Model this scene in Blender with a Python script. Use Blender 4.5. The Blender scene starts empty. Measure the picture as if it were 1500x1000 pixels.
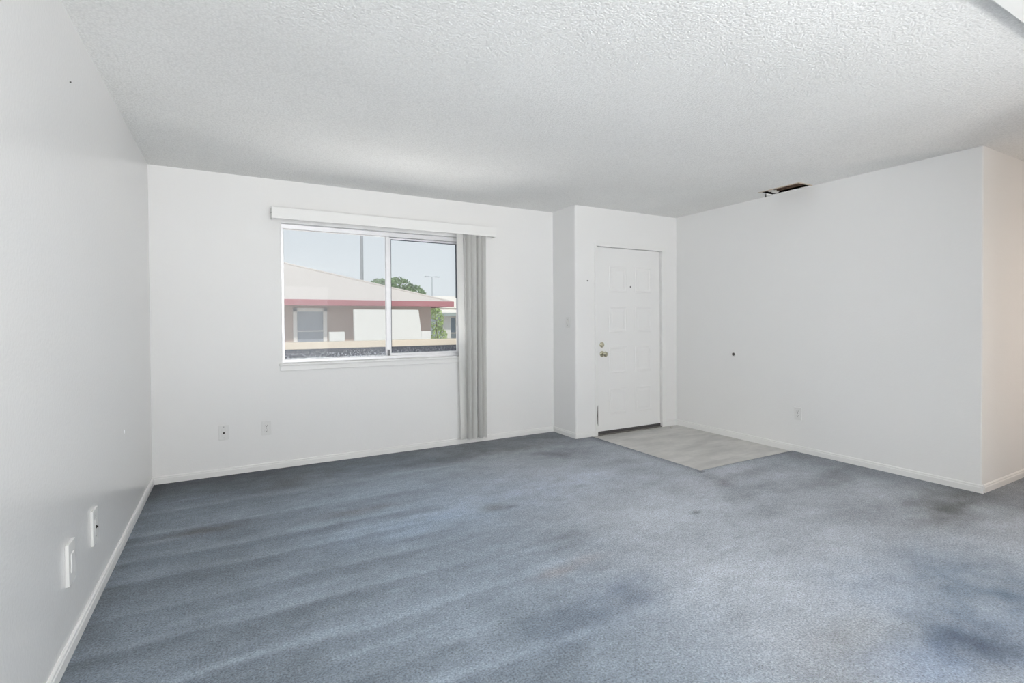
import bpy, bmesh, math, random
import numpy as np
from mathutils import Vector, Matrix

# ------------------------------------------------------------------ constants (metres, camera above the origin)
FPX, CY, YAW, PITCH, ROLL, CAMH = 738.44, 479.25, 0.5076, 0.0117, 0.0062, 1.2311
XL, YB, YD, XA, XR, YR, H = -0.543, 4.694, 4.2755, 3.138, 4.608, 1.4876, 2.44
XE, YK = 7.0, -3.0                      # kitchen end wall, rear wall
scene = bpy.context.scene
COL = scene.collection

# ------------------------------------------------------------------ camera
cam_d = bpy.data.cameras.new('camera'); cam = bpy.data.objects.new('camera', cam_d); COL.objects.link(cam)
cam_d.sensor_width = 36.0; cam_d.lens = FPX / 1500 * 36; cam_d.shift_y = -(500 - CY) / 1500
cam_d.clip_start = 0.02; cam_d.clip_end = 300
fw = Vector((math.sin(YAW), math.cos(YAW), 0)); rt = Vector((math.cos(YAW), -math.sin(YAW), 0)); up = Vector((0, 0, 1))
d = fw * math.cos(PITCH) - up * math.sin(PITCH); u = up * math.cos(PITCH) + fw * math.sin(PITCH)
r3 = rt * math.cos(ROLL) - u * math.sin(ROLL); u3 = u * math.cos(ROLL) + rt * math.sin(ROLL)
M = Matrix((r3, u3, -d)).transposed().to_4x4(); M.translation = (0, 0, CAMH)
cam.matrix_world = M
scene.camera = cam

# ------------------------------------------------------------------ world, sun, added fill lamps, exposure
world = bpy.data.worlds.new('world'); scene.world = world; world.use_nodes = True
wn, wl = world.node_tree.nodes, world.node_tree.links
bg = wn['Background']
tc = wn.new('ShaderNodeTexCoord'); sp = wn.new('ShaderNodeSeparateXYZ'); cr = wn.new('ShaderNodeValToRGB')
cr.color_ramp.elements[0].position = 0.0; cr.color_ramp.elements[0].color = (0.80, 0.86, 0.89, 1)
cr.color_ramp.elements[1].position = 0.6; cr.color_ramp.elements[1].color = (0.66, 0.77, 0.88, 1)
wl.new(tc.outputs['Generated'], sp.inputs[0]); wl.new(sp.outputs['Z'], cr.inputs[0]); wl.new(cr.outputs[0], bg.inputs['Color'])
bg.inputs['Strength'].default_value = 0.79

def light(name, kind, loc, rot, energy, color, **kw):
    l = bpy.data.lights.new(name, kind); l.energy = energy; l.color = color
    for k, v in kw.items(): setattr(l, k, v)
    o = bpy.data.objects.new(name, l); COL.objects.link(o); o.location = loc; o.rotation_euler = rot
    return o
sun = light('sun', 'SUN', (0, -20, 30), (0, 0, 0), 2.3, (1.0, 0.94, 0.86), angle=math.radians(0.6))
sun.rotation_euler = Vector((0.20, 0.55, -0.77)).to_track_quat('-Z', 'Y').to_euler()
# area lamps added outside the invented rear door to fill the room with light
light('rear_fill_lamp', 'AREA', (0.85, YK - 0.30, 1.15), (math.pi / 2, 0, 0), 54, (0.985, 0.992, 1.0), shape='RECTANGLE', size=2.4, size_y=2.0)
light('rear_up_fill', 'AREA', (0.85, YK - 1.25, -0.05), (math.pi, 0, 0), 620, (1.0, 0.98, 0.95), shape='RECTANGLE', size=2.6, size_y=1.8)  # added upward lamp standing in for patio bounce, brightens the ceiling
# added area lamp standing in for walkway bounce, aimed through the front window
light('window_fill_lamp', 'AREA', (1.3, YB + 1.02, 0.20), (math.pi + 1.15, 0, 0), 75, (1.0, 0.98, 0.95), shape='RECTANGLE', size=3.6, size_y=0.66)
try: scene.cycles.diffuse_bounces = 8
except Exception: pass
scene.view_settings.view_transform = 'Standard'; scene.view_settings.look = 'None'
scene.view_settings.exposure = 0.24; scene.view_settings.gamma = 1.0; scene.view_settings.use_curve_mapping = False

# ------------------------------------------------------------------ materials
def srgb(r, g, b):
    f = lambda c: (c / 255 / 12.92) if c <= 10 else ((c / 255 + 0.055) / 1.055) ** 2.4
    return (f(r), f(g), f(b), 1)
MATS = {}
def mat(name, col, rough=0.5, spec=0.5, metal=0.0, noise=0.0, nscale=8.0, bump=0.0, bscale=60.0, bdist=0.002, bdetail=3.0, emit=None):
    if name in MATS: return MATS[name]
    m = bpy.data.materials.new(name); m.use_nodes = True; n, l = m.node_tree.nodes, m.node_tree.links
    p = n['Principled BSDF']
    p.inputs['Base Color'].default_value = col; p.inputs['Roughness'].default_value = rough
    p.inputs['Specular IOR Level'].default_value = spec; p.inputs['Metallic'].default_value = metal
    t = n.new('ShaderNodeTexCoord')
    if noise > 0:
        nz = n.new('ShaderNodeTexNoise'); nz.inputs['Scale'].default_value = nscale; nz.inputs['Detail'].default_value = 5
        mx = n.new('ShaderNodeMix'); mx.data_type = 'RGBA'
        mx.inputs[6].default_value = tuple(c * (1 - noise) for c in col[:3]) + (1,)
        mx.inputs[7].default_value = tuple(min(1, c * (1 + noise)) for c in col[:3]) + (1,)
        l.new(t.outputs['Object'], nz.inputs['Vector']); l.new(nz.outputs['Fac'], mx.inputs[0]); l.new(mx.outputs[2], p.inputs['Base Color'])
    if bump > 0:
        nb = n.new('ShaderNodeTexNoise'); nb.inputs['Scale'].default_value = bscale; nb.inputs['Detail'].default_value = bdetail
        bp = n.new('ShaderNodeBump'); bp.inputs['Strength'].default_value = bump; bp.inputs['Distance'].default_value = bdist
        l.new(t.outputs['Object'], nb.inputs['Vector']); l.new(nb.outputs['Fac'], bp.inputs['Height']); l.new(bp.outputs[0], p.inputs['Normal'])
    if emit:
        p.inputs['Emission Color'].default_value = emit[0]; p.inputs['Emission Strength'].default_value = emit[1]
    MATS[name] = m
    return m
WALL = (0.80, 0.80, 0.795, 1)
m_wall_l = mat('semigloss drywall', WALL, 0.27, 1.0, noise=0.012, nscale=1.3, bump=0.22, bscale=70, bdist=0.003, bdetail=2)
m_wall = mat('painted drywall', WALL, 0.42, 0.25, noise=0.012, nscale=1.3, bump=0.22, bscale=70, bdist=0.003, bdetail=2)
m_soffit = mat('smooth white paint', (0.82, 0.82, 0.80, 1), 0.5, 0.3, noise=0.01, nscale=2)
m_trim = mat('white trim paint', (0.80, 0.80, 0.79, 1), 0.35, 0.5, noise=0.03, nscale=6)
m_door = mat('white door paint', (0.80, 0.80, 0.795, 1), 0.38, 0.5, noise=0.01, nscale=3)
m_plast = mat('white plastic', (0.74, 0.74, 0.73, 1), 0.35, 0.5, noise=0.01)
m_valance = mat('valance plastic', (0.82, 0.82, 0.81, 1), 0.4, 0.4, noise=0.01)
m_alu = mat('mill aluminium', (0.78, 0.78, 0.80, 1), 0.35, 0.5, metal=0.35, noise=0.05, nscale=12)
m_gasket = mat('black gasket', srgb(70, 76, 88), 0.6, 0.2, noise=0.1)
m_dark = mat('dark opening', srgb(45, 42, 40), 0.8, 0.1, noise=0.2)
m_slot = mat('outlet slots', srgb(92, 90, 88), 0.7, 0.1, noise=0.1)
m_brass = mat('worn brass', srgb(206, 202, 180), 0.22, 0.5, metal=0.95, noise=0.15, nscale=60)
m_steel = mat('grey steel', srgb(110, 110, 112), 0.4, 0.5, metal=0.8, noise=0.1)
m_rust = mat('brown duct wood', srgb(118, 98, 84), 0.7, 0.2, noise=0.35, nscale=25)
m_crumb = mat('plaster', srgb(205, 203, 198), 0.8, 0.2, noise=0.05, nscale=80)
m_sweep = mat('dark rubber', srgb(78, 76, 76), 0.6, 0.3, noise=0.15, nscale=30)

def node_mat(name):
    m = bpy.data.materials.new(name); m.use_nodes = True
    return m, m.node_tree.nodes, m.node_tree.links, m.node_tree.nodes['Principled BSDF']
def N(n, t, **kw):
    x = n.new(t)
    for k, v in kw.items(): x.inputs[k].default_value = v
    return x

# popcorn ceiling
m_ceil, n, l, p = node_mat('popcorn ceiling')
t = N(n, 'ShaderNodeTexCoord'); v = N(n, 'ShaderNodeTexVoronoi', Scale=95.0); nz = N(n, 'ShaderNodeTexNoise', Scale=130.0, Detail=4.0)
big = N(n, 'ShaderNodeTexNoise', Scale=1.1, Detail=3.0)
ad = n.new('ShaderNodeMath'); ad.operation = 'SUBTRACT'
bp = N(n, 'ShaderNodeBump', Strength=0.45, Distance=0.005)
mx = n.new('ShaderNodeMix'); mx.data_type = 'RGBA'; mx.inputs[6].default_value = (0.76, 0.76, 0.745, 1); mx.inputs[7].default_value = (0.90, 0.90, 0.885, 1)
for q in (v, nz, big): l.new(t.outputs['Object'], q.inputs['Vector'])
l.new(nz.outputs['Fac'], ad.inputs[0]); l.new(v.outputs['Distance'], ad.inputs[1]); l.new(ad.outputs[0], bp.inputs['Height']); l.new(bp.outputs[0], p.inputs['Normal'])
mm = n.new('ShaderNodeMath'); mm.operation = 'ADD'; mm.use_clamp = True; l.new(ad.outputs[0], mm.inputs[0]); l.new(big.outputs['Fac'], mm.inputs[1]); l.new(mm.outputs[0], mx.inputs[0])
l.new(mx.outputs[2], p.inputs['Base Color']); p.inputs['Roughness'].default_value = 0.9; p.inputs['Specular IOR Level'].default_value = 0.1

# carpet: stains and vacuum tracks from the mesh's wear attribute, pile from noise
m_carpet, n, l, p = node_mat('blue grey carpet')
t = N(n, 'ShaderNodeTexCoord'); at = n.new('ShaderNodeAttribute'); at.attribute_name = 'wear'
n1 = N(n, 'ShaderNodeTexNoise', Scale=120.0, Detail=4.0, Roughness=0.75); n2 = N(n, 'ShaderNodeTexNoise', Scale=34.0, Detail=4.0, Roughness=0.65)
mr = N(n, 'ShaderNodeMapRange'); mr.inputs[1].default_value = 0.3; mr.inputs[2].default_value = 0.7; mr.inputs[3].default_value = 0.45; mr.inputs[4].default_value = 1.55
m2 = N(n, 'ShaderNodeMapRange'); m2.inputs[1].default_value = 0.3; m2.inputs[2].default_value = 0.7; m2.inputs[3].default_value = 0.88; m2.inputs[4].default_value = 1.12
mu = n.new('ShaderNodeMath'); mu.operation = 'MULTIPLY'
vm = n.new('ShaderNodeVectorMath'); vm.operation = 'SCALE'
bp = N(n, 'ShaderNodeBump', Strength=0.55, Distance=0.008)
for q in (n1, n2): l.new(t.outputs['Object'], q.inputs['Vector'])
l.new(n1.outputs['Fac'], mr.inputs[0]); l.new(n2.outputs['Fac'], m2.inputs[0]); l.new(mr.outputs[0], mu.inputs[0]); l.new(m2.outputs[0], mu.inputs[1])
l.new(at.outputs['Color'], vm.inputs[0]); l.new(mu.outputs[0], vm.inputs['Scale']); l.new(vm.outputs[0], p.inputs['Base Color'])
l.new(n1.outputs['Fac'], bp.inputs['Height']); l.new(bp.outputs[0], p.inputs['Normal'])
p.inputs['Roughness'].default_value = 1.0; p.inputs['Specular IOR Level'].default_value = 0.05
p.inputs['Sheen Weight'].default_value = 0.15; p.inputs['Sheen Roughness'].default_value = 0.5

# entry vinyl: warm grey, scuffed
m_vinyl, n, l, p = node_mat('scuffed grey vinyl')
t = N(n, 'ShaderNodeTexCoord'); mp = n.new('ShaderNodeMapping'); mp.inputs['Scale'].default_value = (1, 3.2, 1)
n1 = N(n, 'ShaderNodeTexNoise', Scale=2.6, Detail=6.0, Roughness=0.6); n2 = N(n, 'ShaderNodeTexNoise', Scale=22.0, Detail=5.0)
cr = n.new('ShaderNodeValToRGB'); cr.color_ramp.elements[0].position = 0.3; cr.color_ramp.elements[0].color = (0.43, 0.425, 0.415, 1)
cr.color_ramp.elements[1].position = 0.7; cr.color_ramp.elements[1].color = (0.63, 0.62, 0.595, 1)
l.new(t.outputs['Object'], mp.inputs[0]); l.new(mp.outputs[0], n1.inputs['Vector']); l.new(t.outputs['Object'], n2.inputs['Vector'])
ma = n.new('ShaderNodeMath'); ma.operation = 'MULTIPLY_ADD'; ma.inputs[1].default_value = 0.25; l.new(n2.outputs['Fac'], ma.inputs[0]); l.new(n1.outputs['Fac'], ma.inputs[2])
sb = n.new('ShaderNodeMath'); sb.operation = 'SUBTRACT'; sb.inputs[1].default_value = 0.125; l.new(ma.outputs[0], sb.inputs[0])
l.new(sb.outputs[0], cr.inputs[0]); l.new(cr.outputs[0], p.inputs['Base Color']); p.inputs['Roughness'].default_value = 0.33; p.inputs['Specular IOR Level'].default_value = 0.45

# blind vanes: white, lets light through
m_vane = bpy.data.materials.new('translucent white vane'); m_vane.use_nodes = True
n, l = m_vane.node_tree.nodes, m_vane.node_tree.links; n.clear()
o = n.new('ShaderNodeOutputMaterial'); df = n.new('ShaderNodeBsdfDiffuse'); tr = n.new('ShaderNodeBsdfTranslucent'); gl = n.new('ShaderNodeBsdfGlossy')
nz = N(n, 'ShaderNodeTexNoise', Scale=40.0); t = N(n, 'ShaderNodeTexCoord'); mx0 = n.new('ShaderNodeMix'); mx0.data_type = 'RGBA'
mx0.inputs[6].default_value = (0.90, 0.90, 0.89, 1); mx0.inputs[7].default_value = (0.95, 0.95, 0.94, 1)
l.new(t.outputs['Object'], nz.inputs['Vector']); l.new(nz.outputs['Fac'], mx0.inputs[0])
l.new(mx0.outputs[2], df.inputs['Color']); l.new(mx0.outputs[2], tr.inputs['Color']); gl.inputs['Roughness'].default_value = 0.4
a = n.new('ShaderNodeMixShader'); a.inputs[0].default_value = 0.5; l.new(df.outputs[0], a.inputs[1]); l.new(tr.outputs[0], a.inputs[2])
b = n.new('ShaderNodeMixShader'); b.inputs[0].default_value = 0.04; l.new(a.outputs[0], b.inputs[1]); l.new(gl.outputs[0], b.inputs[2]); l.new(b.outputs[0], o.inputs['Surface'])

# window glass with dust along the bottom and a thin film all over
def glass(name, film, z0, z1, dirt):
    m = bpy.data.materials.new(name); m.use_nodes = True; n, l = m.node_tree.nodes, m.node_tree.links; n.clear()
    o = n.new('ShaderNodeOutputMaterial'); tp = n.new('ShaderNodeBsdfTransparent'); gl = n.new('ShaderNodeBsdfGlossy'); gl.inputs['Roughness'].default_value = 0.02
    df = n.new('ShaderNodeBsdfDiffuse'); df.inputs[0].default_value = (.85, .88, .92, 1)
    fr = n.new('ShaderNodeFresnel'); fr.inputs[0].default_value = 1.2
    a = n.new('ShaderNodeMixShader'); l.new(fr.outputs[0], a.inputs[0]); l.new(tp.outputs[0], a.inputs[1]); l.new(gl.outputs[0], a.inputs[2])
    hh = df
    g = n.new('ShaderNodeNewGeometry'); s = n.new('ShaderNodeSeparateXYZ'); l.new(g.outputs['Position'], s.inputs[0])
    r = n.new('ShaderNodeMapRange'); r.inputs[1].default_value = z0; r.inputs[2].default_value = z1; r.inputs[3].default_value = 1; r.inputs[4].default_value = 0; l.new(s.outputs['Z'], r.inputs[0])
    nz = N(n, 'ShaderNodeTexNoise', Scale=55.0, Detail=5.0, Roughness=0.7); l.new(g.outputs['Position'], nz.inputs['Vector'])
    r2 = n.new('ShaderNodeMapRange'); r2.inputs[1].default_value = 0.50; r2.inputs[2].default_value = 0.66; r2.inputs[3].default_value = 0; r2.inputs[4].default_value = dirt; l.new(nz.outputs['Fac'], r2.inputs[0])
    mu = n.new('ShaderNodeMath'); mu.operation = 'MULTIPLY'; l.new(r.outputs[0], mu.inputs[0]); l.new(r2.outputs[0], mu.inputs[1])
    ad = n.new('ShaderNodeMath'); ad.operation = 'ADD'; ad.inputs[1].default_value = film; ad.use_clamp = True; l.new(mu.outputs[0], ad.inputs[0])
    b = n.new('ShaderNodeMixShader'); l.new(ad.outputs[0], b.inputs[0]); l.new(a.outputs[0], b.inputs[1]); l.new(hh.outputs[0], b.inputs[2]); l.new(b.outputs[0], o.inputs['Surface'])
    return m
m_glass_l = glass('filmy window glass', 0.11, 0.90, 1.00, 0.8)
m_glass_r = glass('clear window glass', 0.05, 0.90, 1.00, 0.7)
m_glass_far = mat('dark house glass', srgb(150, 158, 168), 0.15, 0.5, noise=0.1, nscale=3)

# ------------------------------------------------------------------ mesh helpers
class MB:
    """collects shapes in world coordinates, build() links ONE mesh object"""
    def __init__(s): s.bm = bmesh.new()
    def box(s, x0, x1, y0, y1, z0, z1, bev=0.0, seg=2):
        b = bmesh.new()
        vs = [b.verts.new((x, y, z)) for x in (x0, x1) for y in (y0, y1) for z in (z0, z1)]
        for f in ((0, 1, 3, 2), (4, 6, 7, 5), (0, 4, 5, 1), (2, 3, 7, 6), (0, 2, 6, 4), (1, 5, 7, 3)): b.faces.new([vs[i] for i in f])
        bmesh.ops.recalc_face_normals(b, faces=b.faces)
        if bev > 0: bmesh.ops.bevel(b, geom=b.edges[:], offset=bev, segments=seg, affect='EDGES', profile=0.5)
        s.add(b); return s
    def add(s, b):
        me = bpy.data.meshes.new('tmp'); b.to_mesh(me); b.free(); s.bm.from_mesh(me); bpy.data.meshes.remove(me)
    def prism(s, poly, axis, a0, a1, bev_v=None):
        """poly: 2D points; axis 'x','y','z' of extrusion from a0 to a1"""
        b = bmesh.new()
        def P(q, a): return {'x': (a, q[0], q[1]), 'y': (q[0], a, q[1]), 'z': (q[0], q[1], a)}[axis]
        v0 = [b.verts.new(P(q, a0)) for q in poly]; v1 = [b.verts.new(P(q, a1)) for q in poly]
        b.faces.new(v0); b.faces.new(v1[::-1]); k = len(poly)
        for i in range(k): b.faces.new((v0[i], v1[i], v1[(i + 1) % k], v0[(i + 1) % k]))
        bmesh.ops.recalc_face_normals(b, faces=b.faces); s.add(b); return s
    def tube(s, p0, p1, r0, r1=None, seg=16):
        r1 = r0 if r1 is None else r1; p0, p1 = Vector(p0), Vector(p1); dd = p1 - p0
        b = bmesh.new(); bmesh.ops.create_cone(b, cap_ends=True, segments=seg, radius1=r0, radius2=r1, depth=dd.length)
        bmesh.ops.transform(b, matrix=Matrix.Translation((p0 + p1) / 2) @ dd.to_track_quat('Z', 'Y').to_matrix().to_4x4(), verts=b.verts); s.add(b); return s
    def lathe(s, base, axis, prof, seg=20):
        """prof: (radius, distance along axis)"""
        q = Vector(axis).to_track_quat('Z', 'Y'); base = Vector(base); b = bmesh.new(); rings = []
        for r, h in prof:
            rings.append([b.verts.new(base + q @ Vector((r * math.cos(2 * math.pi * i / seg), r * math.sin(2 * math.pi * i / seg), h))) for i in range(seg)])
        for A, B in zip(rings, rings[1:]):
            for i in range(seg): b.faces.new((A[i], A[(i + 1) % seg], B[(i + 1) % seg], B[i]))
        b.faces.new(rings[0][::-1]); b.faces.new(rings[-1]); bmesh.ops.recalc_face_normals(b, faces=b.faces); s.add(b); return s
    def build(s, name, m, parent=None, smooth=False, angle=0.6):
        me = bpy.data.meshes.new(name); s.bm.to_mesh(me); s.bm.free()
        if smooth:
            for f in me.polygons: f.use_smooth = True
            try: me.set_sharp_from_angle(angle=angle)
            except Exception: pass
        return link(name, me, m, parent)
def root_of(o):
    t = Vector((0, 0, 0))
    while o: t += o.location; o = o.parent
    return t
def link(name, me, m, parent=None):
    me.materials.append(m); o = bpy.data.objects.new(name, me); COL.objects.link(o)
    if parent:                                   # geometry is given in world coordinates
        off = root_of(parent); o.parent = parent
        me.transform(Matrix.Translation(-off))
    return o
def struct(o): o['kind'] = 'structure'; return o
def tag(o, label, cat, group=None):
    o['label'] = label; o['category'] = cat
    if group: o['group'] = group
    return o
def thing(name, loc, label=None, cat=None, group=None):
    o = bpy.data.objects.new(name, None); COL.objects.link(o); o.location = loc; o.empty_display_size = 0.1
    if label: tag(o, label, cat, group)
    return o
def center_origin(o):
    me = o.data; c = Vector((0, 0, 0)); vs = [v.co for v in me.vertices]
    c = Vector(((min(v.x for v in vs) + max(v.x for v in vs)) / 2, (min(v.y for v in vs) + max(v.y for v in vs)) / 2, min(v.z for v in vs)))
    me.transform(Matrix.Translation(-c)); o.location = c; return o

# ------------------------------------------------------------------ the room shell
T = 0.14
WX0, WX1, WZ0, WZ1 = 0.377, 2.072, 0.885, 2.083            # window opening
DX0, DX1, DZ1 = 3.400, 4.412, 2.055                         # door opening (outer edge of the jambs)
VX0, VX1, VY0, VY1 = 4.395, 4.580, 2.672, 3.040             # ceiling register

wl_left = struct(MB().box(XL - T, XL, YK - T, YB + T, -0.05, H + 0.1).build('wall_left', m_wall_l))
w = MB()
w.box(XL, WX0, YB, YB + T, -0.05, H + 0.1).box(WX1, XA + 0.05, YB, YB + T, -0.05, H + 0.1)
w.box(WX0, WX1, YB, YB + T, -0.05, WZ0 - 0.02).box(WX0, WX1, YB, YB + T, WZ1, H + 0.1)
struct(w.build('wall_back', m_wall))
w = MB(); r = 0.022
arc = [(XA + r - r * math.cos(a), YD + r - r * math.sin(a)) for a in [i * math.pi / 16 for i in range(9)]]
w.prism([(XA, YB + T)] + arc + [(DX0, YD), (DX0, YB + T)], 'z', -0.05, H + 0.1)
w.box(DX0, DX1, YD, YD + T, DZ1, H + 0.1).box(DX1, XR + 0.02, YD, YD + T, -0.05, H + 0.1)
struct(w.build('wall_entry', m_wall, smooth=True, angle=0.5))
rc = 0.006
w = MB().prism([(XR + T, YD + T), (XR, YD + T), (XR, YR + rc), (XR + rc, YR), (XR + T, YR)], 'z', -0.05, H + 0.1)
w_right = struct(w.build('wall_right', m_wall))
struct(MB().box(XR + T, XE, YR, YR + T, -0.05, H + 0.1).build('wall_hall', m_wall))
struct(MB().box(XE, XE + T, YK - T, YR + T, -0.05, H + 0.1).build('wall_kitchen', m_wall))
RX0, RX1, RZ1 = -0.4, 2.1, 2.12                               # opening invented behind the photographer to let the rear fill lamps in
w = MB().box(XL, RX0, YK - T, YK, -0.05, H + 0.1).box(RX1, XE, YK - T, YK, -0.05, H + 0.1).box(RX0, RX1, YK - T, YK, RZ1, H + 0.1)
struct(w.build('wall_rear', m_wall))
w = MB()
X0, X1, Y0, Y1 = XL - T, XE + T, YK - T, YB + T
w.box(X0, VX0, Y0, Y1, H, H + 0.02).box(VX1, X1, Y0, Y1, H, H + 0.02).box(VX0, VX1, Y0, VY0, H, H + 0.02).box(VX0, VX1, VY1, Y1, H, H + 0.02)
struct(w.build('ceiling', m_ceil))
struct(MB().box(XL - 0.4, XE + 0.8, YK - 1.6, YB + 0.16, H + 0.1, H + 0.2).build('roof_slab', mat('roof slab', srgb(190, 186, 180), 0.8, 0.2, noise=0.05)))  # unseen roof, overhangs sized to steer sun onto rail and off rear door
struct(MB().box(3.5, 3.62, YK, 0.40, -0.05, H + 0.1).build('wall_light_block', m_wall))  # unseen wall added to keep the rear lamps off the hall wall
struct(MB().box(1.8, XE, 0.50, 0.775, 2.405, H + 0.005, 0.004).build('ceiling_soffit', m_soffit))

# carpet -------------------------------------------------------------
rng = np.random.RandomState(7)
def lattice(seed): return np.random.RandomState(seed).rand(64, 64)
def vnoise(x, y, seed):
    g = lattice(seed); xi = np.floor(x).astype(int); yi = np.floor(y).astype(int); fx = x - xi; fy = y - yi
    fx = fx * fx * (3 - 2 * fx); fy = fy * fy * (3 - 2 * fy)
    G = lambda i, j: g[i % 64, j % 64]
    return (G(xi, yi) * (1 - fx) + G(xi + 1, yi) * fx) * (1 - fy) + (G(xi, yi + 1) * (1 - fx) + G(xi + 1, yi + 1) * fx) * fy
def fbm(x, y, seed, o=4):
    s = 0; a = 0.5; tot = 0
    for k in range(o): s = s + a * vnoise(x * 2 ** k + 13.7 * k, y * 2 ** k + 7.3 * k, seed + k); tot += a; a *= 0.55
    return s / tot - 0.5
TX0, TY0 = 3.345, 2.855                                     # corner of the entry floor
def smooth(a, b, x):
    q = np.clip((x - a) / (b - a), 0, 1); return q * q * (3 - 2 * q)
def wear(x, y):
    wx = x + 0.30 * fbm(x * 1.3, y * 1.3, 11) ; wy = y + 0.22 * fbm(x * 1.3, y * 1.3, 21) + 0.30 * fbm(x * 3.5, y * 4.5, 25)
    L = np.full_like(x, 0.60)
    L += 0.07 * fbm(x * 1.6, y * 2.4, 31) + 0.09 * fbm(x * 5, y * 9, 41) + 0.07 * fbm(x * 16, y * 22, 45)
    # darker towards the left wall, paler towards the right
    L -= 0.10 * (1 - smooth(-0.3, 1.5, wx))
    L += 0.06 * smooth(1.2, 2.6, wx)
    # darker rim along the walls
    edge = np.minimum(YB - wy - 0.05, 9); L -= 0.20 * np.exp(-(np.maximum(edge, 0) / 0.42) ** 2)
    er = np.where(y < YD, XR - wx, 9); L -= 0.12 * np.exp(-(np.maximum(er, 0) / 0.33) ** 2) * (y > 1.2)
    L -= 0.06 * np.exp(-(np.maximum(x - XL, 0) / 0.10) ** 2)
    # vacuum tracks parallel to the window wall
    amp = (1 - smooth(0.6, 1.7, x)) * (0.55 + 0.9 * np.clip(fbm(x * 2.2, y * 5, 51) + 0.5, 0, 1))
    for yc, wd, a in ((3.98, .06, .04), (3.60, .07, .10), (3.22, .06, .10), (2.97, .05, .10), (2.64, .06, .09), (2.37, .05, .11), (2.07, .05, .10), (1.80, .05, .06)):
        yy = y - yc - 0.035 * fbm(x * 2, y * 0 + yc * 3, 61) * 2
        L += .62 * amp * a * np.where(yy > 0, np.exp(-yy / (wd * 1.5)), np.exp(-(yy / .014) ** 2)) - amp * a * .22 * np.exp(-((yy + .06) / .05) ** 2)
    rs = random.Random(12)
    for k in range(34):                                      # short single strokes
        yc = rs.uniform(1.5, 4.3); xc = rs.uniform(-.5, 1.7); ln = rs.uniform(.15, .55); a = rs.uniform(-.035, .055); wd = rs.uniform(.012, .03)
        yy = y - yc - rs.uniform(-.05, .05) * (x - xc) - .02 * fbm(x * 3, y * 0 + k, 65)
        L += a * np.exp(-((x - xc) / ln) ** 4) * np.where(yy > 0, np.exp(-(yy / (wd * 1.8)) ** 2), np.exp(-(yy / wd) ** 2)) * (.6 + 1.6 * np.clip(fbm(x * 7, y * 20, 66 + k % 3) + .3, 0, 1))
    L += 0.05 * fbm(x * 3, y * 22, 71) * (1 - smooth(0.8, 2.2, x))
    tint = np.zeros(x.shape + (3,))
    def blob(cx, cy, rx, ry, dl, t=(0, 0, 0), warp=1.0, pw=1.0):
        nonlocal L, tint
        q = np.exp(-((((x + warp * (wx - x)) - cx) / rx) ** 2 + (((y + warp * (wy - y)) - cy) / ry) ** 2) ** pw)
        q = q * (1 + 1.2 * fbm(x * 9, y * 9, 81)); L = L + dl * q; tint = tint + q[..., None] * np.array(t)
    blob(1.37, 2.03, .10, .05, -.04, (.045, .0, -.03), .3)          # rusty stain
    blob(1.58, 2.08, .12, .05, -.015, (.025, .0, -.015), .3)
    blob(2.593, 2.243, .035, .022, -.20, (0, 0, 0), .05)            # small dark spot
    blob(1.517, 2.976, .10, .05, -.13, (.02, .01, -.02), .3)
    blob(2.25, 3.05, .05, .03, -.08, warp=.2); blob(1.62, 2.93, .05, .02, -.10, warp=.1)
    blob(1.60, 2.42, .20, .10, -.06); blob(1.50, 2.28, .16, .06, -.05)
    blob(2.43, .80, .20, .16, -.17, (-.02, .0, .03), .4); blob(2.15, .83, .22, .13, -.05, (-.03, .0, .05), .6)
    blob(2.75, 1.05, .55, .30, -.07, (-.025, .0, .03)); blob(3.10, .95, .30, .35, -.10, (-.02, .0, .02)); blob(2.9, .55, .5, .3, -.10, (-.02, 0, .03))
    blob(1.30, 1.62, .35, .12, -.08, (-.01, 0, .02)); blob(1.62, 1.72, .16, .10, -.05, (-.01, 0, .02)); blob(1.05, 1.45, .40, .16, -.06); blob(.6, 1.75, .6, .18, -.03)
    blob(3.60, 2.55, .55, .05, -.07, warp=.8); blob(4.0, 2.2, .5, .10, -.08); blob(3.85, 1.45, .35, .13, -.11, (.01, .005, 0)); blob(4.3, 1.55, .4, .2, -.11, (.01, .008, 0)); blob(3.3, 2.35, .25, .06, -.06, warp=.6)
    blob(3.5, 1.75, .4, .10, -.05); blob(3.0, 1.8, .35, .10, -.03); blob(2.2, 1.05, .18, .15, -.02, (.012, .004, -.012)); blob(1.9, 1.05, .25, .2, -.02, (.01, .0, -.01))
    blob(-.15, 3.46, .22, .06, -.07, (.025, .0, -.015), .5); blob(.75, 3.35, .25, .06, -.05, (.02, .0, -.02), .5); blob(.45, 4.2, .3, .2, -.05, (.02, .01, 0))
    blob(2.0, 3.2, .8, .35, .05, (-.01, .0, .02)); blob(1.0, 3.0, .5, .2, .04, (-.015, 0, .02)); blob(2.4, 2.4, .6, .3, .05); blob(2.0, 1.6, .5, .35, .04); blob(3.3, 2.6, .5, .15, .03, (.01, 0, 0))
    blob(2.7, 3.85, .3, .12, -.07); blob(2.85, 4.1, .4, .18, -.06); blob(3.0, 3.5, .14, .10, -.07); blob(2.3, 4.25, .5, .12, -.05, (.01, .01, 0)); blob(3.05, 2.95, .08, .08, -.05)
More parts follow.
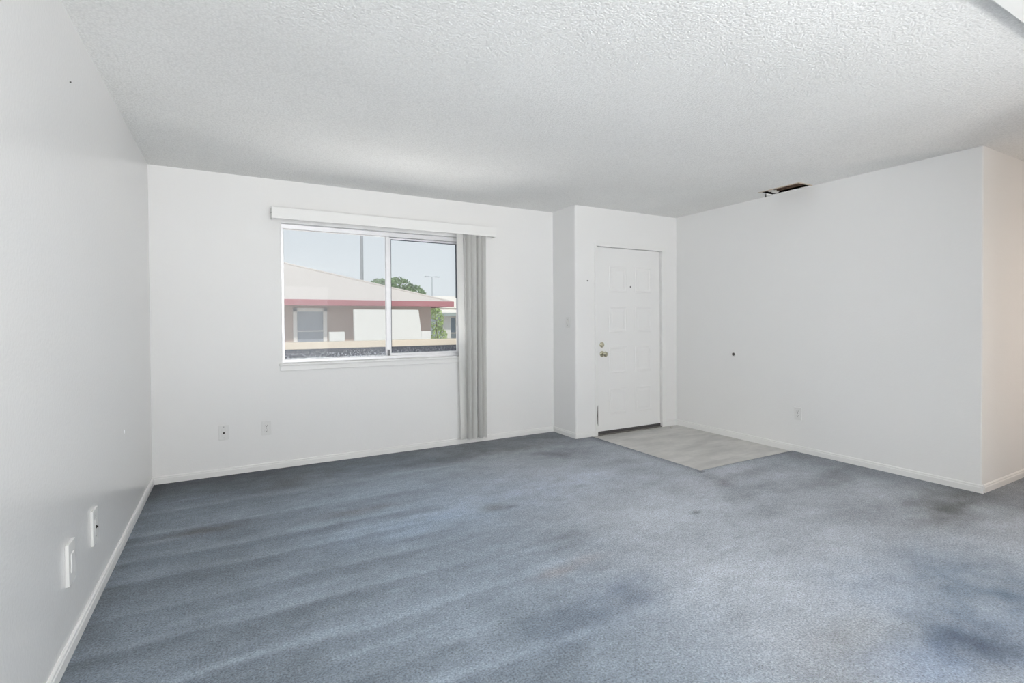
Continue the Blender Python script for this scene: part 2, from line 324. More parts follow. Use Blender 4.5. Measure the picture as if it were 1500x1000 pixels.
    for cx, cy, rx, ry, dl in ((3.28, 2.68, .07, .12, -.10), (3.20, 2.48, .08, .10, -.09), (3.12, 2.22, .10, .08, -.09), (3.00, 2.02, .12, .07, -.06), (2.96, 2.26, .05, .05, -.07), (4.25, 2.30, .22, .06, -.10),
                               (4.10, 2.12, .10, .04, -.07), (3.95, 1.66, .14, .06, -.08), (4.02, 1.47, .22, .06, -.10), (3.75, 1.30, .25, .07, -.06), (3.34, 1.68, .10, .05, -.04),
                               (1.30, 4.20, .50, .12, -.06), (2.05, 4.30, .40, .14, -.06), (2.55, 3.92, .22, .10, -.07), (2.66, 3.46, .16, .08, -.05), (2.90, 3.12, .12, .12, -.06), (2.80, 2.85, .12, .06, -.04), (2.45, 4.0, .10, .05, -.05)):
        blob(cx, cy, rx, ry, dl, warp=.5)
    # darker line where carpet meets the entry floor
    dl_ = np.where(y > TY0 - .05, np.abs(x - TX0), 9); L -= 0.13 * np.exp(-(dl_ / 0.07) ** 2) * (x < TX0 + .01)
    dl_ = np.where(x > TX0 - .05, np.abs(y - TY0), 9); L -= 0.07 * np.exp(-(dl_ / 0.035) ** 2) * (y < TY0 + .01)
    L = np.clip(L, 0.16, 0.8)
    g_ = smooth(1.0, 2.2, wx)
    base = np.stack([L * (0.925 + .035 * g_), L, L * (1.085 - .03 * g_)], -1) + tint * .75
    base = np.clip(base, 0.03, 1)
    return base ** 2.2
gx = np.unique(np.round(np.concatenate([np.linspace(XL, TX0, 150), np.linspace(TX0, XR, 55), np.linspace(XR, XE, 50)]), 5))
gy = np.unique(np.round(np.concatenate([np.linspace(YK, 0.4, 60), np.linspace(0.4, TY0, 170), np.linspace(TY0, YB, 130)]), 5))
GX, GY = np.meshgrid(gx, gy); Z = 0.0015 * fbm(GX * 6, GY * 6, 91)
ny, nx = GX.shape
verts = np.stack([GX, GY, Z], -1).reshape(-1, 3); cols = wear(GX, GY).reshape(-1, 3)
faces = []
for j in range(ny - 1):
    yc = (gy[j] + gy[j + 1]) / 2
    for i in range(nx - 1):
        xc = (gx[i] + gx[i + 1]) / 2
        if xc > TX0 and yc > TY0 and xc < XR + 0.001: continue
        if yc > YD + .0 and xc > XA + .05: continue
        if xc > XR + T and yc > YR + T: continue
        a = j * nx + i; faces.append((a, a + 1, a + nx + 1, a + nx))
vl = verts.tolist(); cl = cols.tolist()
def skirt(idx):                                              # cut edge of the pile around the entry floor
    for a, b in zip(idx, idx[1:]):
        k = len(vl)
        for q in (a, b): vl.append([vl[q][0], vl[q][1], -0.02]); cl.append(cl[q])
        faces.append((a, b, k + 1, k))
it = int(np.argmin(abs(gx - TX0))); jt = int(np.argmin(abs(gy - TY0)))
skirt([j * nx + it for j in range(jt, ny)]); skirt([jt * nx + i for i in range(it, nx) if gx[i] <= XR + .001])
me = bpy.data.meshes.new('floor'); me.from_pydata(vl, [], faces); me.update()
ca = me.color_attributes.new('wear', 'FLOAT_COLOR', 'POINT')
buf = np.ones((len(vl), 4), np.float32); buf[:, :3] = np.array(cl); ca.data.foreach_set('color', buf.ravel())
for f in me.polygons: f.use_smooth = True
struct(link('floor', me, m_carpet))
struct(MB().box(TX0 - 0.01, XR, TY0 - 0.01, YD + T, -0.03, -0.006).build('floor_entry', m_vinyl))
struct(MB().box(XL, XE, YK, YB, -0.08, -0.035).build('subfloor', mat('subfloor', srgb(150, 140, 128), 0.8, 0.2, noise=0.1)))

# baseboards ---------------------------------------------------------
BH, BT = 0.058, 0.012
def base_prof(z0=0.0): return [(0, z0), (BT, z0), (BT, BH - 0.020), (BT * 0.75, BH - 0.014), (BT * 0.75, BH - 0.006), (BT * 0.3, BH), (0, BH)]
def baseboard(name, axis, c, sgn, a0, a1, z0=-0.003):
    """board running along `axis` on the wall plane at coordinate c, thickness to the side sgn"""
    w = MB(); w.prism([(c + sgn * q, z) for q, z in base_prof(z0)], axis, a0, a1)
    return struct(w.build(name, m_trim))
def prism_x(w, c, sgn, a0, a1, z0=-.003): w.prism([(c + sgn * q, z) for q, z in base_prof(z0)], 'x', a0, a1)
def prism_y(w, c, sgn, a0, a1, z0=-.003): w.prism([(c + sgn * q, z) for q, z in base_prof(z0)], 'y', a0, a1)
baseboard('baseboard_left', 'y', XL, 1, YK, YB)
w = MB(); prism_x(w, YB, -1, XL + BT, XA - BT); struct(w.build('baseboard_back', m_trim))
w = MB(); prism_y(w, XA, -1, YD - BT * .2, YB); prism_x(w, YD, -1, XA - BT * .6, DX0 - 0.005); prism_x(w, YD, -1, DX1 + 0.008, XR - BT, -0.006)
struct(w.build('baseboard_entry', m_trim))
w = MB(); prism_y(w, XR, -1, YR - BT, YD - 0.001, -0.006); struct(w.build('baseboard_right', m_trim))
w = MB(); prism_x(w, YR, -1, XR + 0.022, XE); struct(w.build('baseboard_hall', m_trim))

# ------------------------------------------------------------------ window on the back wall
FY0, FY1 = YB + 0.062, YB + 0.125                            # frame depth range
win = struct(thing('window_1', (WX0 + 0.8, YB, WZ0)))
w = MB(); e = 0.0
w.box(WX0, WX1, FY0, FY1, WZ1 - 0.040, WZ1, .003).box(WX0, WX1, FY0, FY1, WZ0, WZ0 + 0.028, .003)
w.box(WX0, WX0 + 0.022, FY0, FY1, WZ0 + .026, WZ1 - .038, .003).box(WX1 - 0.030, WX1, FY0, FY1, WZ0 + .026, WZ1 - .038, .003)
w.box(WX0 + .02, WX1 - .02, FY0 + 0.030, FY0 + 0.034, WZ0 + 0.026, WZ0 + 0.036)
w.build('window_frame', m_alu, win)
MB().box(1.285, 1.320, FY0 + 0.004, FY0 + 0.05, WZ0 + .026, WZ1 - .038, .004).build('mullion', m_alu, win)
sash = MB(); sx0, sx1, sz0, sz1 = 1.310, WX1 - 0.031, WZ0 + .029, WZ1 - .041
sash.box(sx0, sx0 + .030, FY0 + .034, FY0 + .058, sz0, sz1, .003).box(sx1 - .022, sx1, FY0 + .034, FY0 + .058, sz0, sz1, .003)
sash.box(sx0 + .028, sx1 - .02, FY0 + .034, FY0 + .058, sz0, sz0 + .020, .003).box(sx0 + .028, sx1 - .02, FY0 + .034, FY0 + .058, sz1 - .018, sz1, .003)
sash_o = sash.build('sash', m_alu, win)
g = MB(); g.box(sx0 + .030, sx0 + .034, FY0 + .036, FY0 + .054, sz0 + .02, sz1 - .018).box(sx0 + .03, sx1 - .022, FY0 + .036, FY0 + .054, sz1 - .0225, sz1 - .0175).box(sx1 - .0265, sx1 - .0215, FY0 + .036, FY0 + .054, sz0 + .56, sz1 - .018)
g.build('gasket', m_gasket, sash_o)
MB().box(WX0 + .018, 1.290, FY0 + 0.022, FY0 + 0.026, WZ0 + .024, WZ1 - .036).build('pane', m_glass_l, win)
MB().box(sx0 + .026, sx1 - .018, FY0 + 0.044, FY0 + 0.048, sz0 + .016, sz1 - .014).build('pane', m_glass_r, win)
MB().box(1.292, 1.316, FY0 - 0.014, FY0 + .006, WZ0 + .03, WZ0 + .085, .003).build('latch', m_steel, win)
MB().box(WX0 - 0.028, WX1 + 0.028, YB - 0.028, YB, WZ0 - 0.020, WZ0 - 0.002, .004).box(WX0, WX1, YB - .004, FY1, WZ0 - .020, WZ0, .001).build('window_sill', m_trim, win)
MB().box(WX0 - 0.018, WX1 + 0.018, YB - 0.013, YB - .0005, WZ0 - 0.062, WZ0 - 0.020, .003).build('apron', m_trim, win)

# vertical blind drawn to the right side
blind = thing('vertical_blind', (1.34, YB - 0.05, 0.05), 'white vertical blind gathered at the right end of the window under a long valance', 'blind')
VLX0, VLX1, VZ0, VZ1, VYF = 0.298, 2.378, 2.096, 2.190, YB - 0.105
w = MB().box(VLX0, VLX1, VYF, VYF + .004, VZ0, VZ1, .0015).box(VLX0, VLX0 + .004, VYF + .004, YB - .001, VZ0, VZ1, .001).box(VLX1 - .004, VLX1, VYF + .004, YB - .001, VZ0, VZ1, .001)
w.box(VLX0, VLX1, VYF + .002, VYF + .012, VZ1 - .004, VZ1, .001).box(VLX0, VLX1, VYF + .002, VYF + .010, VZ0, VZ0 + .004, .001)
val = w.build('valance', m_valance, blind)
MB().lathe((VLX0, YB - .055, 2.148), (-1, 0, 0), [(.006, 0), (.006, .001), (.003, .0025)], 10).build('screw', m_steel, val)
MB().box(VLX0 + .03, VLX1 - .03, YB - .080, YB - .042, 2.112, 2.152, .003).build('headrail', m_alu, blind)
rv = random.Random(5)
def vane(x, rot, z0=0.052, lean=0.0, w=0.089, curve=0.006, y=YB - 0.061):
    b = bmesh.new(); k = 8; c, s = math.cos(rot), math.sin(rot); th = 0.0009; z1 = 2.108; levels = [z0, 0.5, 1.0, 1.5, z1]
    front, back = [], []
    for z in levels:
        dx = lean * (z1 - z) / 2
        fr, bk = [], []
        for i in range(k + 1):
            q = (i / k - .5); a_ = q * w; o_ = curve * (1 - (2 * q) ** 2)
            for lst, oo in ((fr, o_ + th / 2), (bk, o_ - th / 2)):
                lst.append(b.verts.new((x + dx + a_ * c - oo * s, y + a_ * s + oo * c, z)))
        front.append(fr); back.append(bk)
    for L_, fl in ((front, 0), (back, 1)):
        for A, B in zip(L_, L_[1:]):
            for i in range(k): b.faces.new((A[i], A[i + 1], B[i + 1], B[i]))
    for A in (0, -1):
        for i in range(k): b.faces.new((front[A][i], front[A][i + 1], back[A][i + 1], back[A][i]))
    for j in range(len(levels) - 1):
        for i in (0, k): b.faces.new((front[j][i], front[j + 1][i], back[j + 1][i], back[j][i]))
    bmesh.ops.recalc_face_normals(b, faces=b.faces)
    m = MB(); m.add(b); v_ = m.build('vane', m_vane, blind, smooth=True, angle=0.8)
    MB().box(x - .004, x + .004, y - .003, y + .003, 2.104, 2.114).build('carrier', m_plast, v_)
xs = np.concatenate([[1.988], [2.044, 2.074, 2.104, 2.134, 2.164, 2.194, 2.226, 2.258]])
for i, x in enumerate(xs):
    vane(float(x) + rv.uniform(-.003, .003), math.radians((22, 67, 98, 64, 108, 68, 96, 63, 92)[i]), 0.052 + rv.uniform(-.004, .004), lean=(.03 if i == 0 else rv.uniform(-.004, .006)))

# ------------------------------------------------------------------ front door
door = struct(thing('door_1', ((DX0 + DX1) / 2, YD, 0)))
LX0, LX1, LZ0, LZ1, LY = 3.424, 4.364, 0.028, 2.028, YD + 0.022
w = MB()
for x0, x1, z0, z1 in ((DX0 - .012, LX0 - .003, -.006, LZ1 + .004), (LX1 + .004, DX1 + .012, -.006, LZ1 + .004)): w.box(x0, x1, YD - .012, YD + T, z0, z1, .003)
w.box(DX0 - .012, DX1 + .012, YD - .012, YD + T, LZ1 + .004, DZ1 + .014, .003)
w.build('door_frame', m_trim, door)
leaf = MB().box(LX0, LX1, LY, LY + .042, LZ0, LZ1, .002).build('door_leaf', m_door, door)
def panel(x0, x1, z0, z1):
    b = bmesh.new(); loops = []
    for ins, yy in ((0, -.0002), (.006, -.0045), (.014, -.0045), (.022, -.0006), (.034, -.0006), (.052, -.0040)):
        loops.append([b.verts.new((x, LY + yy, z)) for x, z in ((x0 + ins, z0 + ins), (x1 - ins, z0 + ins), (x1 - ins, z1 - ins), (x0 + ins, z1 - ins))])
    for A, B in zip(loops, loops[1:]):
        for i in range(4): b.faces.new((A[i], A[(i + 1) % 4], B[(i + 1) % 4], B[i]))
    b.faces.new(loops[-1]); b.faces.new(loops[0][::-1]); bmesh.ops.recalc_face_normals(b, faces=b.faces)
    m = MB(); m.add(b); m.build('panel', m_door, leaf)
for z0, z1 in ((.205, .49), (.66, .945), (1.103, 1.388), (1.545, 1.83)):
    for x0, x1 in ((3.603, 3.853), (3.980, 4.225)): panel(x0, x1, z0, z1)
MB().lathe((3.913, LY, 1.61), (0, -1, 0), [(.009, 0), (.009, .002), (.006, .004), (.004, .003)], 14).build('peephole', m_steel, leaf)
kx, kz = 3.505, .873
MB().lathe((kx, LY, kz), (0, -1, 0), [(.032, 0), (.032, .004), (.026, .010), (.012, .014), (.011, .030), (.016, .036), (.026, .044), (.029, .054), (.027, .064), (.018, .071), (.006, .073), (.004, .070)], 24).build('door_knob', m_brass, leaf, smooth=True, angle=0.9)
db = MB().lathe((kx - .004, LY, .972), (0, -1, 0), [(.030, 0), (.030, .006), (.025, .013), (.010, .015)], 24).build('deadbolt', m_brass, leaf, smooth=True, angle=0.9)
w = MB().box(-.020, .020, -.007, .007, -.004, .004, .003); o = w.build('thumb_turn', m_brass, db); o.data.transform(Matrix.Translation((kx - .004, LY - .024, .972)) @ Matrix.Rotation(math.radians(-32), 4, 'Y'))
o.data.transform(Matrix.Translation(-root_of(db)))
for hz in (1.797, 1.018, .246):
    MB().tube((LX1 + .003, YD - .006, hz - .045), (LX1 + .003, YD - .006, hz + .045), .0065, seg=12).box(LX1 + .002, LX1 + .03, YD - .0145, YD - .010, hz - .044, hz + .044, .001).build('hinge', m_trim, door)
MB().box(LX0, LX1, LY - .006, LY + .03, LZ0 - .024, LZ0 + .006, .002).build('door_sweep', m_sweep, door)
MB().box(LX0 - .01, LX1 + .008, YD - .004, YD + T, -.006, .006, .003).build('threshold', mat('worn threshold', srgb(120, 116, 112), 0.4, 0.5, metal=.4, noise=.2, nscale=20), door)
w = MB(); b = bmesh.new()
pts = [(LX0 - .0035, .10), (LX0 - .012, .13), (LX0 - .015, .22), (LX0 - .010, .31), (LX0 - .0035, .33)]
w.prism(pts, 'y', YD - .0128, YD - .0118); w.build('paint_scuff', m_slot, door)

# ------------------------------------------------------------------ wall plates
def frame_fn(face):
    # local (a across, b out of the wall, c up) -> world
    return {'back': lambda P, a, b, c: (P[0] + a, P[1] - b, P[2] + c), 'left': lambda P, a, b, c: (P[0] + b, P[1] + a, P[2] + c), 'right': lambda P, a, b, c: (P[0] - b, P[1] + a, P[2] + c)}[face]
def pbox(w, face, P, a0, a1, b0, b1, c0, c1, bev=0.0):
    F = frame_fn(face); p, q = F(P, a0, b0, c0), F(P, a1, b1, c1)
    w.box(min(p[0], q[0]), max(p[0], q[0]), min(p[1], q[1]), max(p[1], q[1]), min(p[2], q[2]), max(p[2], q[2]), bev); return w
AX = {'back': (0, -1, 0), 'left': (1, 0, 0), 'right': (-1, 0, 0)}
def plate(name, face, P, w_, h_, label, cat, kind, group=None, t_=.006):
    r_ = thing(name, P, label, cat, group); F = frame_fn(face)
    pl = pbox(MB(), face, P, -w_ / 2, w_ / 2, 0, t_, -h_ / 2, h_ / 2, .0018).build('cover_plate', m_plast, r_)
    if kind == 'duplex':
        for s in (-1, 1):
            rc_ = pbox(MB(), face, P, -.017, .017, t_ - .002, t_ + .002, s * .0195 - .014, s * .0195 + .014, .0015).build('receptacle', m_plast, r_)
            m = MB()
            for dx in (-.0065, .0065): pbox(m, face, P, dx - .0012, dx + .0012, t_ + .0015, t_ + .0024, s * .0195 - .001, s * .0195 + .008)
            m.lathe(F(P, 0, t_ + .0015, s * .0195 - .007), AX[face], [(.003, 0), (.003, .0009)], 10); m.build('slots', m_slot, rc_)
        MB().lathe(F(P, 0, t_, 0), AX[face], [(.003, 0), (.003, .001), (.0015, .0016)], 10).build('screw', m_steel, r_)
    elif kind == 'jack':
        j = pbox(MB(), face, P, -.017, .017, t_ - .002, t_ + .0015, -.033, .033, .0012).build('insert', m_plast, r_)
        MB().lathe(F(P, 0, t_ + .001, -.004), AX[face], [(.007, 0), (.007, .002), (.004, .003), (.004, .007), (.0015, .008)], 14).build('jack', m_dark, r_)
        for s in (-1, 1): MB().lathe(F(P, 0, t_, s * .045), AX[face], [(.003, 0), (.003, .001), (.0015, .0016)], 10).build('screw', m_steel, r_)
    elif kind == 'blank':
        pbox(MB(), face, P, -.0185, .0185, t_ - .002, t_ + .003, -.036, .036, .002).build('insert', m_plast, r_)
    elif kind == 'switch':
        MB().lathe(F(P, 0, t_ - .001, 0), AX[face], [(.012, 0), (.011, .002)], 12).build('bezel', m_plast, r_)
        pbox(MB(), face, P, -.005, .005, t_ - .001, t_ + .012, .002, .012, .002).build('toggle', m_plast, r_)
        for s in (-1, 1): MB().lathe(F(P, 0, t_, s * .03), AX[face], [(.003, 0), (.003, .001), (.0015, .0016)], 10).build('screw', m_steel, r_)
    return r_
plate('wall_jack', 'back', (-.064, YB, .348), .072, .117, 'white jack plate with one dark hole low on the window wall, left of the outlet', 'wall plate', 'jack')
plate('wall_outlet', 'back', (.247, YB, .350), .072, .117, 'white double outlet low on the wall below the left end of the window', 'outlet', 'duplex')
plate('blank_wall_plate', 'left', (XL, 2.445, .342), .088, .155, 'white plate with a plain rectangular insert on the left wall, nearest the camera', 'wall plate', 'blank', t_=.012)
plate('wall_jack', 'left', (XL, 2.828, .342), .088, .152, 'white plate with a dark round jack on the left wall, farther from the camera', 'wall plate', 'jack', t_=.010)
plate('wall_outlet', 'right', (XR, 2.806, .356), .070, .115, 'white double outlet low on the right wall beyond the entry floor', 'outlet', 'duplex')
plate('light_switch', 'right', (XA, 4.412, 1.217), .070, .115, 'white toggle light switch on the short return wall left of the door', 'switch', 'switch')
# small fixings
t_ = thing('door_bumper', (XR, 3.493, .873), 'small round door bumper with a dark centre on the right wall at knob height', 'door bumper')
MB().lathe((XR, 3.493, .873), (-1, 0, 0), [(.026, 0), (.026, .003), (.022, .007), (.017, .008)], 20).build('ring', m_plast, t_, smooth=True)
MB().lathe((XR - .006, 3.490, .873), (-1, 0, 0), [(.016, 0), (.015, .008), (.008, .012)], 16).build('stop', m_slot, t_, smooth=True)
tag(center_origin(MB().lathe((3.287, YD, 1.655), (0, -1, 0), [(.003, 0), (.003, .016), (.008, .016), (.007, .019)], 12).build('wall_nail', m_steel)), 'small grey nail in the wall left of the door frame', 'nail')
tag(center_origin(MB().lathe((XL, 2.571, 2.178), (1, 0, 0), [(.002, 0), (.002, .004), (.004, .004), (.003, .005)], 12).build('wall_nail', m_slot)), 'dark nail head high on the left wall near the ceiling', 'nail')
MB().lathe((XL - .0005, 3.592, .615), (1, 0, 0), [(.013, 0), (.011, .0012), (.006, .0016)], 14).build('paint_patch', mat('fresh white paint', (.86, .86, .86, 1), .5, .3, noise=.02), wl_left)
rc_ = random.Random(3)
for k, (x, y, s, lb) in enumerate(((4.405, 4.165, .016, 'larger white plaster crumb on the entry floor by the right door jamb'), (4.46, 4.20, .009, 'tiny white plaster crumb on the entry floor nearer the corner'))):
    b = bmesh.new(); bmesh.ops.create_icosphere(b, subdivisions=1, radius=s)
    for v_ in b.verts: v_.co = v_.co * rc_.uniform(.7, 1.2); v_.co.z *= .7
    zmin = min(v_.co.z for v_ in b.verts); bmesh.ops.translate(b, verts=b.verts, vec=(x, y, -.006 - zmin))
    m = MB(); m.add(b); tag(center_origin(m.build('plaster_crumb', m_crumb)), lb, 'crumb')

# open ceiling register by the right wall
vt = thing('ceiling_vent', ((VX0 + VX1) / 2, (VY0 + VY1) / 2, H), 'open brown ceiling vent without its grille beside the right wall', 'vent')
D = 0.13
w = MB().box(VX0 - .012, VX0, VY0 - .012, VY1 + .012, H + .002, H + D).box(VX1, VX1 + .012, VY0 - .012, VY1 + .012, H + .002, H + D)
w.box(VX0, VX1, VY0 - .012, VY0, H + .002, H + D).box(VX0, VX1, VY1, VY1 + .012, H + .002, H + D)
w.build('duct', m_rust, vt)
MB().box(VX0 - .012, VX1 + .012, VY0 - .012, VY1 + .012, H + D, H + D + .012).build('duct_top', m_dark, vt)
for k in range(4):
    x = VX0 + .03 + k * .042
    w = MB(); w.prism([(x, H + .02), (x + .004, H + .018), (x + .030, H + .052), (x + .026, H + .054)], 'y', VY0 + .004, VY1 - .004); w.build('louvre', m_rust, vt)
w = MB()
w.box(VX0 - .016, VX0, VY0 - .016, VY1 + .016, H - .004, H, .001).box(VX0, VX1, VY0 - .016, VY0, H - .004, H, .001)
w.build('rim', mat('rim', srgb(205, 190, 172), .6, .3, noise=.1), vt)
b = bmesh.new(); rr = random.Random(9)
for k in range(7):
    c = bmesh.new(); bmesh.ops.create_icosphere(c, subdivisions=1, radius=rr.uniform(.018, .03))
    for v_ in c.verts: v_.co = v_.co * rr.uniform(.6, 1.2); v_.co.z *= .5
    bmesh.ops.translate(c, verts=c.verts, vec=(VX1 - .02 - .02 * k, VY1 - .03 - rr.uniform(0, .05), H + .006))
    mm_ = bpy.data.meshes.new('t'); c.to_mesh(mm_); c.free(); b.from_mesh(mm_); bpy.data.meshes.remove(mm_)
m = MB(); m.add(b); m.build('torn_plaster', m_crumb, vt)
MB().tube((4.49, 3.05, H - .035), (4.49, 3.05, H + .004), .004, .003, 8).build('screw', m_dark, vt)

# ------------------------------------------------------------------ behind the photographer: invented glass door, lamps added for their light
gd = struct(thing('added_rear_door', ((RX0 + RX1) / 2, YK - .07, 0)))
w = MB()
for x in (RX0, .82, RX1 - .05): w.box(x, x + .05, YK - .10, YK - .05, 0, RZ1, .003)
w.box(RX0, RX1, YK - .10, YK - .05, RZ1 - .05, RZ1, .003).box(RX0, RX1, YK - .10, YK - .05, 0, .05, .003)
w.build('window_frame', m_alu, gd)
lm = thing('added_pendant', (5.6, -0.2, 1.42), 'unseen warm pendant lamp added in the kitchen to tint the hall wall', 'lamp')
MB().tube((5.6, -0.2, 1.62), (5.6, -0.2, H - .02), .006, seg=8).build('cord', m_plast, lm)
MB().lathe((5.6, -0.2, H), (0, 0, -1), [(.06, 0), (.055, .02), (.02, .03)], 20).build('canopy', m_brass, lm, smooth=True)
MB().lathe((5.6, -0.2, 1.42), (0, 0, 1), [(.13, 0), (.125, .05), (.09, .12), (.04, .19), (.02, .2)], 28).build('lamp_shade', mat('frosted lamp glass', (.9, .85, .75, 1), .4, .4, noise=.02, emit=((1, .72, .45, 1), 3)), lm, smooth=True)
light('kitchen_fill_bulb', 'POINT', (5.6, -.2, 1.30), (0, 0, 0), 34, (1, .86, .74), shadow_soft_size=.1)  # warm lamp added out of view to tint the hall wall
pd = thing('added_globe_lamp', (0.75, -1.9, 2.16), 'invented white globe lamp behind the photographer, added to brighten the walls', 'lamp')
MB().lathe((0.75, -1.9, H), (0, 0, -1), [(.07, 0), (.065, .02), (.03, .03), (.03, .09)], 20).build('canopy', m_plast, pd, smooth=True)
MB().lathe((0.75, -1.9, 2.16), (0, 0, 1), [(.02, 0), (.06, .015), (.09, .06), (.095, .10), (.08, .15), (.04, .19), (.03, .195)], 24).build('lamp_shade', mat('opal glass', (.9, .9, .88, 1), .3, .4, noise=.01, emit=((1, .97, .93, 1), 3)), pd, smooth=True)
light('globe_fill_bulb', 'POINT', (0.75, -1.9, 2.05), (0, 0, 0), 66, (1, .98, .955), shadow_soft_size=.10)  # unseen lamp added behind the camera to brighten the walls

# ------------------------------------------------------------------ outside
m_stucco = mat('cream stucco', srgb(178, 169, 154), .85, .2, noise=.04, nscale=5, bump=.2, bscale=40)
m_white_st = mat('white stucco', srgb(222, 222, 218), .85, .2, noise=.03, nscale=4)
m_taupe = mat('taupe stucco', srgb(190, 172, 160), .9, .2, noise=.08, nscale=6)
m_red = mat('faded red fascia', srgb(174, 114, 119), .7, .2, noise=.06, nscale=4)
m_shing = mat('weathered shingles', srgb(194, 188, 183), .95, .1, noise=.10, nscale=14, bump=.4, bscale=20, bdist=.02)
m_rail_shade = mat('dark blue shaded face', srgb(28, 32, 46), .9, .0, noise=.15, nscale=7)  # dark tone stands in for the parapet's shaded inner face
struct(MB().box(-60, 90, YB + 2, 160, -3.2, -3.0).build('ground', mat('pale concrete ground', srgb(205, 200, 190), .9, .1, noise=.06, nscale=1)))
struct(MB().box(-3, 8, YB + T, 6.35, -.32, -.14).build('walkway', mat('walkway concrete', srgb(120, 122, 128), .9, .1, noise=.08)))
rl = thing('balcony_railing', (2, 6.15, -.14), 'cream topped walkway parapet with dark blue shaded face outside the window, its shade painted in', 'railing')
MB().box(-3, 8, 6.10, 6.22, .932, 1.012, .006).build('top_rail', m_stucco, rl)
for k in range(5): MB().box(-3 + k * 2.2 + .001, -3 + (k + 1) * 2.2 - .001, 6.13, 6.19, -.14, .932, .004).build('painted_shade_panel', m_rail_shade, rl)

# apartment house across the courtyard
ap = thing('apartment_building', (0, 16, -3.0), 'taupe house with a pale hipped roof and red fascia seen through the window', 'building')
EX, EY, EZ = 5.52, 13.4, 1.66
WXE, WYF = 5.08, 14.0
MB().box(-9, WXE, WYF, 21.5, -3, EZ + .02).build('wall', m_taupe, ap)
hip = 5.0; sl = .325
w = MB(); b = bmesh.new(); zt = EZ + .13
P = [(-9.5, EY, zt), (EX, EY, zt), (EX - hip, EY + hip, zt + hip * sl), (-9.5, EY + hip, zt + hip * sl), (EX, EY + 2 * hip, zt), (-9.5, EY + 2 * hip, zt)]
V = [b.verts.new(q) for q in P]; V2 = [b.verts.new((q[0], q[1], q[2] - .06)) for q in P]
for f in ((0, 1, 2, 3), (1, 4, 2), (3, 2, 4, 5)):
    b.faces.new([V[i] for i in f]); b.faces.new([V2[i] for i in f][::-1])
for i, j in ((0, 1), (1, 4), (4, 5), (5, 3), (3, 0)): b.faces.new((V[i], V[j], V2[j], V2[i]))
bmesh.ops.recalc_face_normals(b, faces=b.faces); w.add(b); roof = w.build('roof', m_shing, ap)
MB().tube((EX - .02, EY + .02, zt + .01), (EX - hip, EY + hip, zt + hip * sl + .01), .035, seg=8).build('hip_ridge', m_shing, roof)
MB().tube((.86, 17.4, 2.75), (.86, 17.4, 3.02), .05, seg=10).build('roof_vent', m_steel, roof)
MB().box(-9.5, EX, EY - .03, EY, EZ, zt + .02, .004).box(EX, EX + .03, EY - .03, EY + 2 * hip, EZ, zt + .02, .004).build('fascia', m_red, ap)
MB().box(-9.5, EX, EY, WYF, EZ + .02, EZ + .05).build('eave_soffit', m_taupe, ap)
wd = thing('window', (1.78, WYF, .6)); wd.parent = ap; wd.location = Vector((1.78, WYF, .6)) - ap.location
w = MB()
m_fr = mat('house window trim', srgb(226, 224, 220), .6, .3, noise=.03)
for x0, x1, z0, z1 in ((1.375, 1.47, .45, 1.61), (2.10, 2.197, .45, 1.61), (1.375, 2.197, 1.52, 1.61), (1.375, 2.197, .40, .48)): w.box(x0, x1, WYF - .05, WYF + .01, z0, z1, .004)
w.build('window_trim', m_fr, wd)
MB().box(1.47, 2.10, WYF - .012, WYF + .005, .48, 1.52).build('pane', m_glass_far, wd)
MB().box(1.47, 2.10, WYF - .028, WYF - .010, 1.00, 1.03).build('glazing_bar', m_fr, wd)
PY = 12.6
MB().prism([(2.615, 1.545), (4.238, 1.545), (4.305, .99), (4.33, -.3), (2.63, -.3)], 'y', PY, PY + .14).build('screen_wall', m_white_st, ap)
MB().box(4.31, 4.57, PY, PY + .14, -.3, .99, .004).build('low_wall', m_white_st, ap)
MB().box(2.04, 2.386, PY, PY + .14, -.3, 1.006, .004).build('low_wall', m_white_st, ap)
MB().box(-6, 4.7, PY, WYF, -.5, -.3).build('landing', m_stucco, ap)

# second house farther right
h2 = thing('far_house', (12, 28, -3), 'pale blue-grey house with a light roof at the right edge of the window view', 'building')
m_bluew = mat('blue grey siding', srgb(186, 196, 202), .9, .1, noise=.04)
m_prf = mat('pale roof', srgb(220, 216, 208), .9, .1, noise=.05, nscale=5)
MB().box(9.9, 20, 26, 34, -3, 1.62).build('wall', m_bluew, h2)
MB().prism([(25.2, 2.02), (30, 2.85), (34.8, 2.02), (34.8, 1.95), (25.2, 1.95)], 'x', 9.3, 21).build('roof', m_prf, h2)
MB().prism([(24.4, 1.70), (25.6, 1.98), (25.6, 1.90), (24.4, 1.62)], 'x', 9.3, 21).build('porch_roof', m_prf, h2)
MB().box(9.3, 21, 24.38, 24.42, 1.54, 1.70).build('fascia', mat('grey green fascia', srgb(150, 162, 160), .8, .1, noise=.05), h2)
MB().box(9.75, 10.15, 24.9, 25.3, -3, 1.6, .01).build('porch_post', m_white_st, h2)
w2 = thing('window', (10.7, 26, .6)); w2.parent = h2; w2.location = Vector((10.7, 26, .6)) - h2.location
MB().box(10.42, 11.35, 25.94, 26.01, .55, 1.56, .01).build('window_trim', m_fr, w2)
for x0, x1 in ((10.50, 10.84), (10.92, 11.27)): MB().box(x0, x1, 25.925, 25.96, .65, 1.46).build('pane', mat('blue far glass', srgb(120, 140, 158), .2, .5, noise=.15, nscale=2), w2)
MB().box(9.3, 21, 23.6, 23.8, -3, .35, .01).build('low_wall', m_stucco, h2)

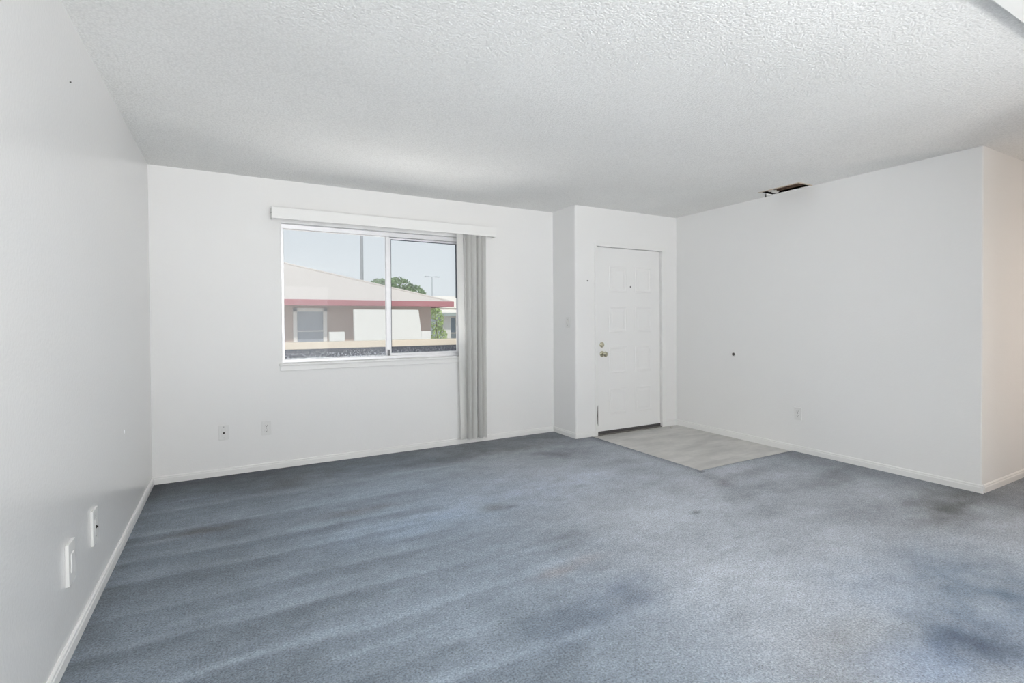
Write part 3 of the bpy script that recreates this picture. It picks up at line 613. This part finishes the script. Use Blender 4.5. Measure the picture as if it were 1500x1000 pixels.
# greenery: crowns made of many leaf quads
m_leaf = mat('dusty green leaves', srgb(120, 146, 104), .8, .2, noise=.35, nscale=1.2)
m_leaf2 = mat('fresh green leaves', srgb(164, 188, 118), .8, .2, noise=.3, nscale=1.5)
m_bark = mat('bark', srgb(120, 104, 90), .9, .1, noise=.2)
def crown(lobes, count, size, seed):
    rr = random.Random(seed); vs, fs = [], []
    for k in range(count):
        c, rad = rr.choice(lobes); dv = Vector((rr.gauss(0, 1), rr.gauss(0, 1), rr.gauss(0, 1))).normalized() * rr.uniform(.55, 1) ** .5
        p = Vector(c) + Vector((dv.x * rad[0], dv.y * rad[1], dv.z * rad[2])); q = Vector((rr.gauss(0, 1), rr.gauss(0, 1), rr.gauss(0, 1))).normalized()
        a = q.orthogonal().normalized() * size * rr.uniform(.6, 1.3); b_ = q.cross(a).normalized() * size * rr.uniform(.3, .7); i = len(vs)
        vs += [p - a, p + b_, p + a, p - b_]; fs.append((i, i + 1, i + 2, i + 3))
    me = bpy.data.meshes.new('foliage'); me.from_pydata([tuple(v) for v in vs], [], fs); return me
def tree(name, base, trunk_top, r, lobes, count, size, m, label, cat, seed):
    t_ = thing(name, base, label, cat); w = MB().tube(base, trunk_top, r, r * .5, 10)
    for c, rad in lobes: w.tube(trunk_top, c, r * .4, r * .12, 6)
    w.build('trunk', m_bark, t_); f = link('foliage', crown(lobes, count, size, seed), m, t_); f['kind'] = 'stuff'
    return t_
tree('leafy_tree', (7.3, 24.4, -3), (7.3, 24.4, .9), .2, [((7.19, 24.4, 2.61), (0.85, 0.85, 0.85)), ((6.37, 24.4, 2.52), (0.85, 0.85, 0.85)), ((7.92, 24.4, 2.34), (0.68, 0.85, 0.77)), ((8.24, 24.4, 2.11), (0.46, 0.73, 0.59)), ((6.01, 24.4, 2.2), (0.55, 0.73, 0.85))], 9000, .072, m_leaf, 'round green tree rising behind the red-trimmed roof', 'tree', 4)
tree('garden_shrub', (6.5, 17.2, -3), (6.5, 17.2, .3), .06, [((6.45, 17.2, 1.3), (.28, .3, .42)), ((6.55, 17.2, .7), (.3, .3, .35)), ((6.4, 17.2, 1.65), (.16, .2, .16))], 1500, .045, m_leaf2, 'light green shrub at the end of the taupe house wall', 'shrub', 6)
tag(center_origin(MB().tube((5.68, 25.5, -3), (5.68, 25.5, 8), .10, .065, 12).tube((5.68, 25.5, 7.8), (4.8, 25.5, 8.1), .03, .03, 8).build('utility_pole', mat('galvanised pole', srgb(150, 154, 158), .6, .3, noise=.05))), 'tall grey pole rising behind the hipped roof', 'pole')
lp = thing('street_light', (14.65, 40, -3), 'distant street light with two arms above the far house', 'street light')
m_lp = mat('pale lamp metal', srgb(176, 182, 188), .6, .3, noise=.05)
MB().tube((14.65, 40, -3), (14.65, 40, 5.0), .06, .04, 10).build('pole', m_lp, lp)
for s in (-1, 1):
    MB().tube((14.65, 40, 4.98), (14.65 + s * .5, 40, 5.0), .025, seg=8).box(14.65 + s * .45 - .18, 14.65 + s * .45 + .18, 39.88, 40.12, 4.95, 5.04, .02).build('lamp_head', m_lp, lp)
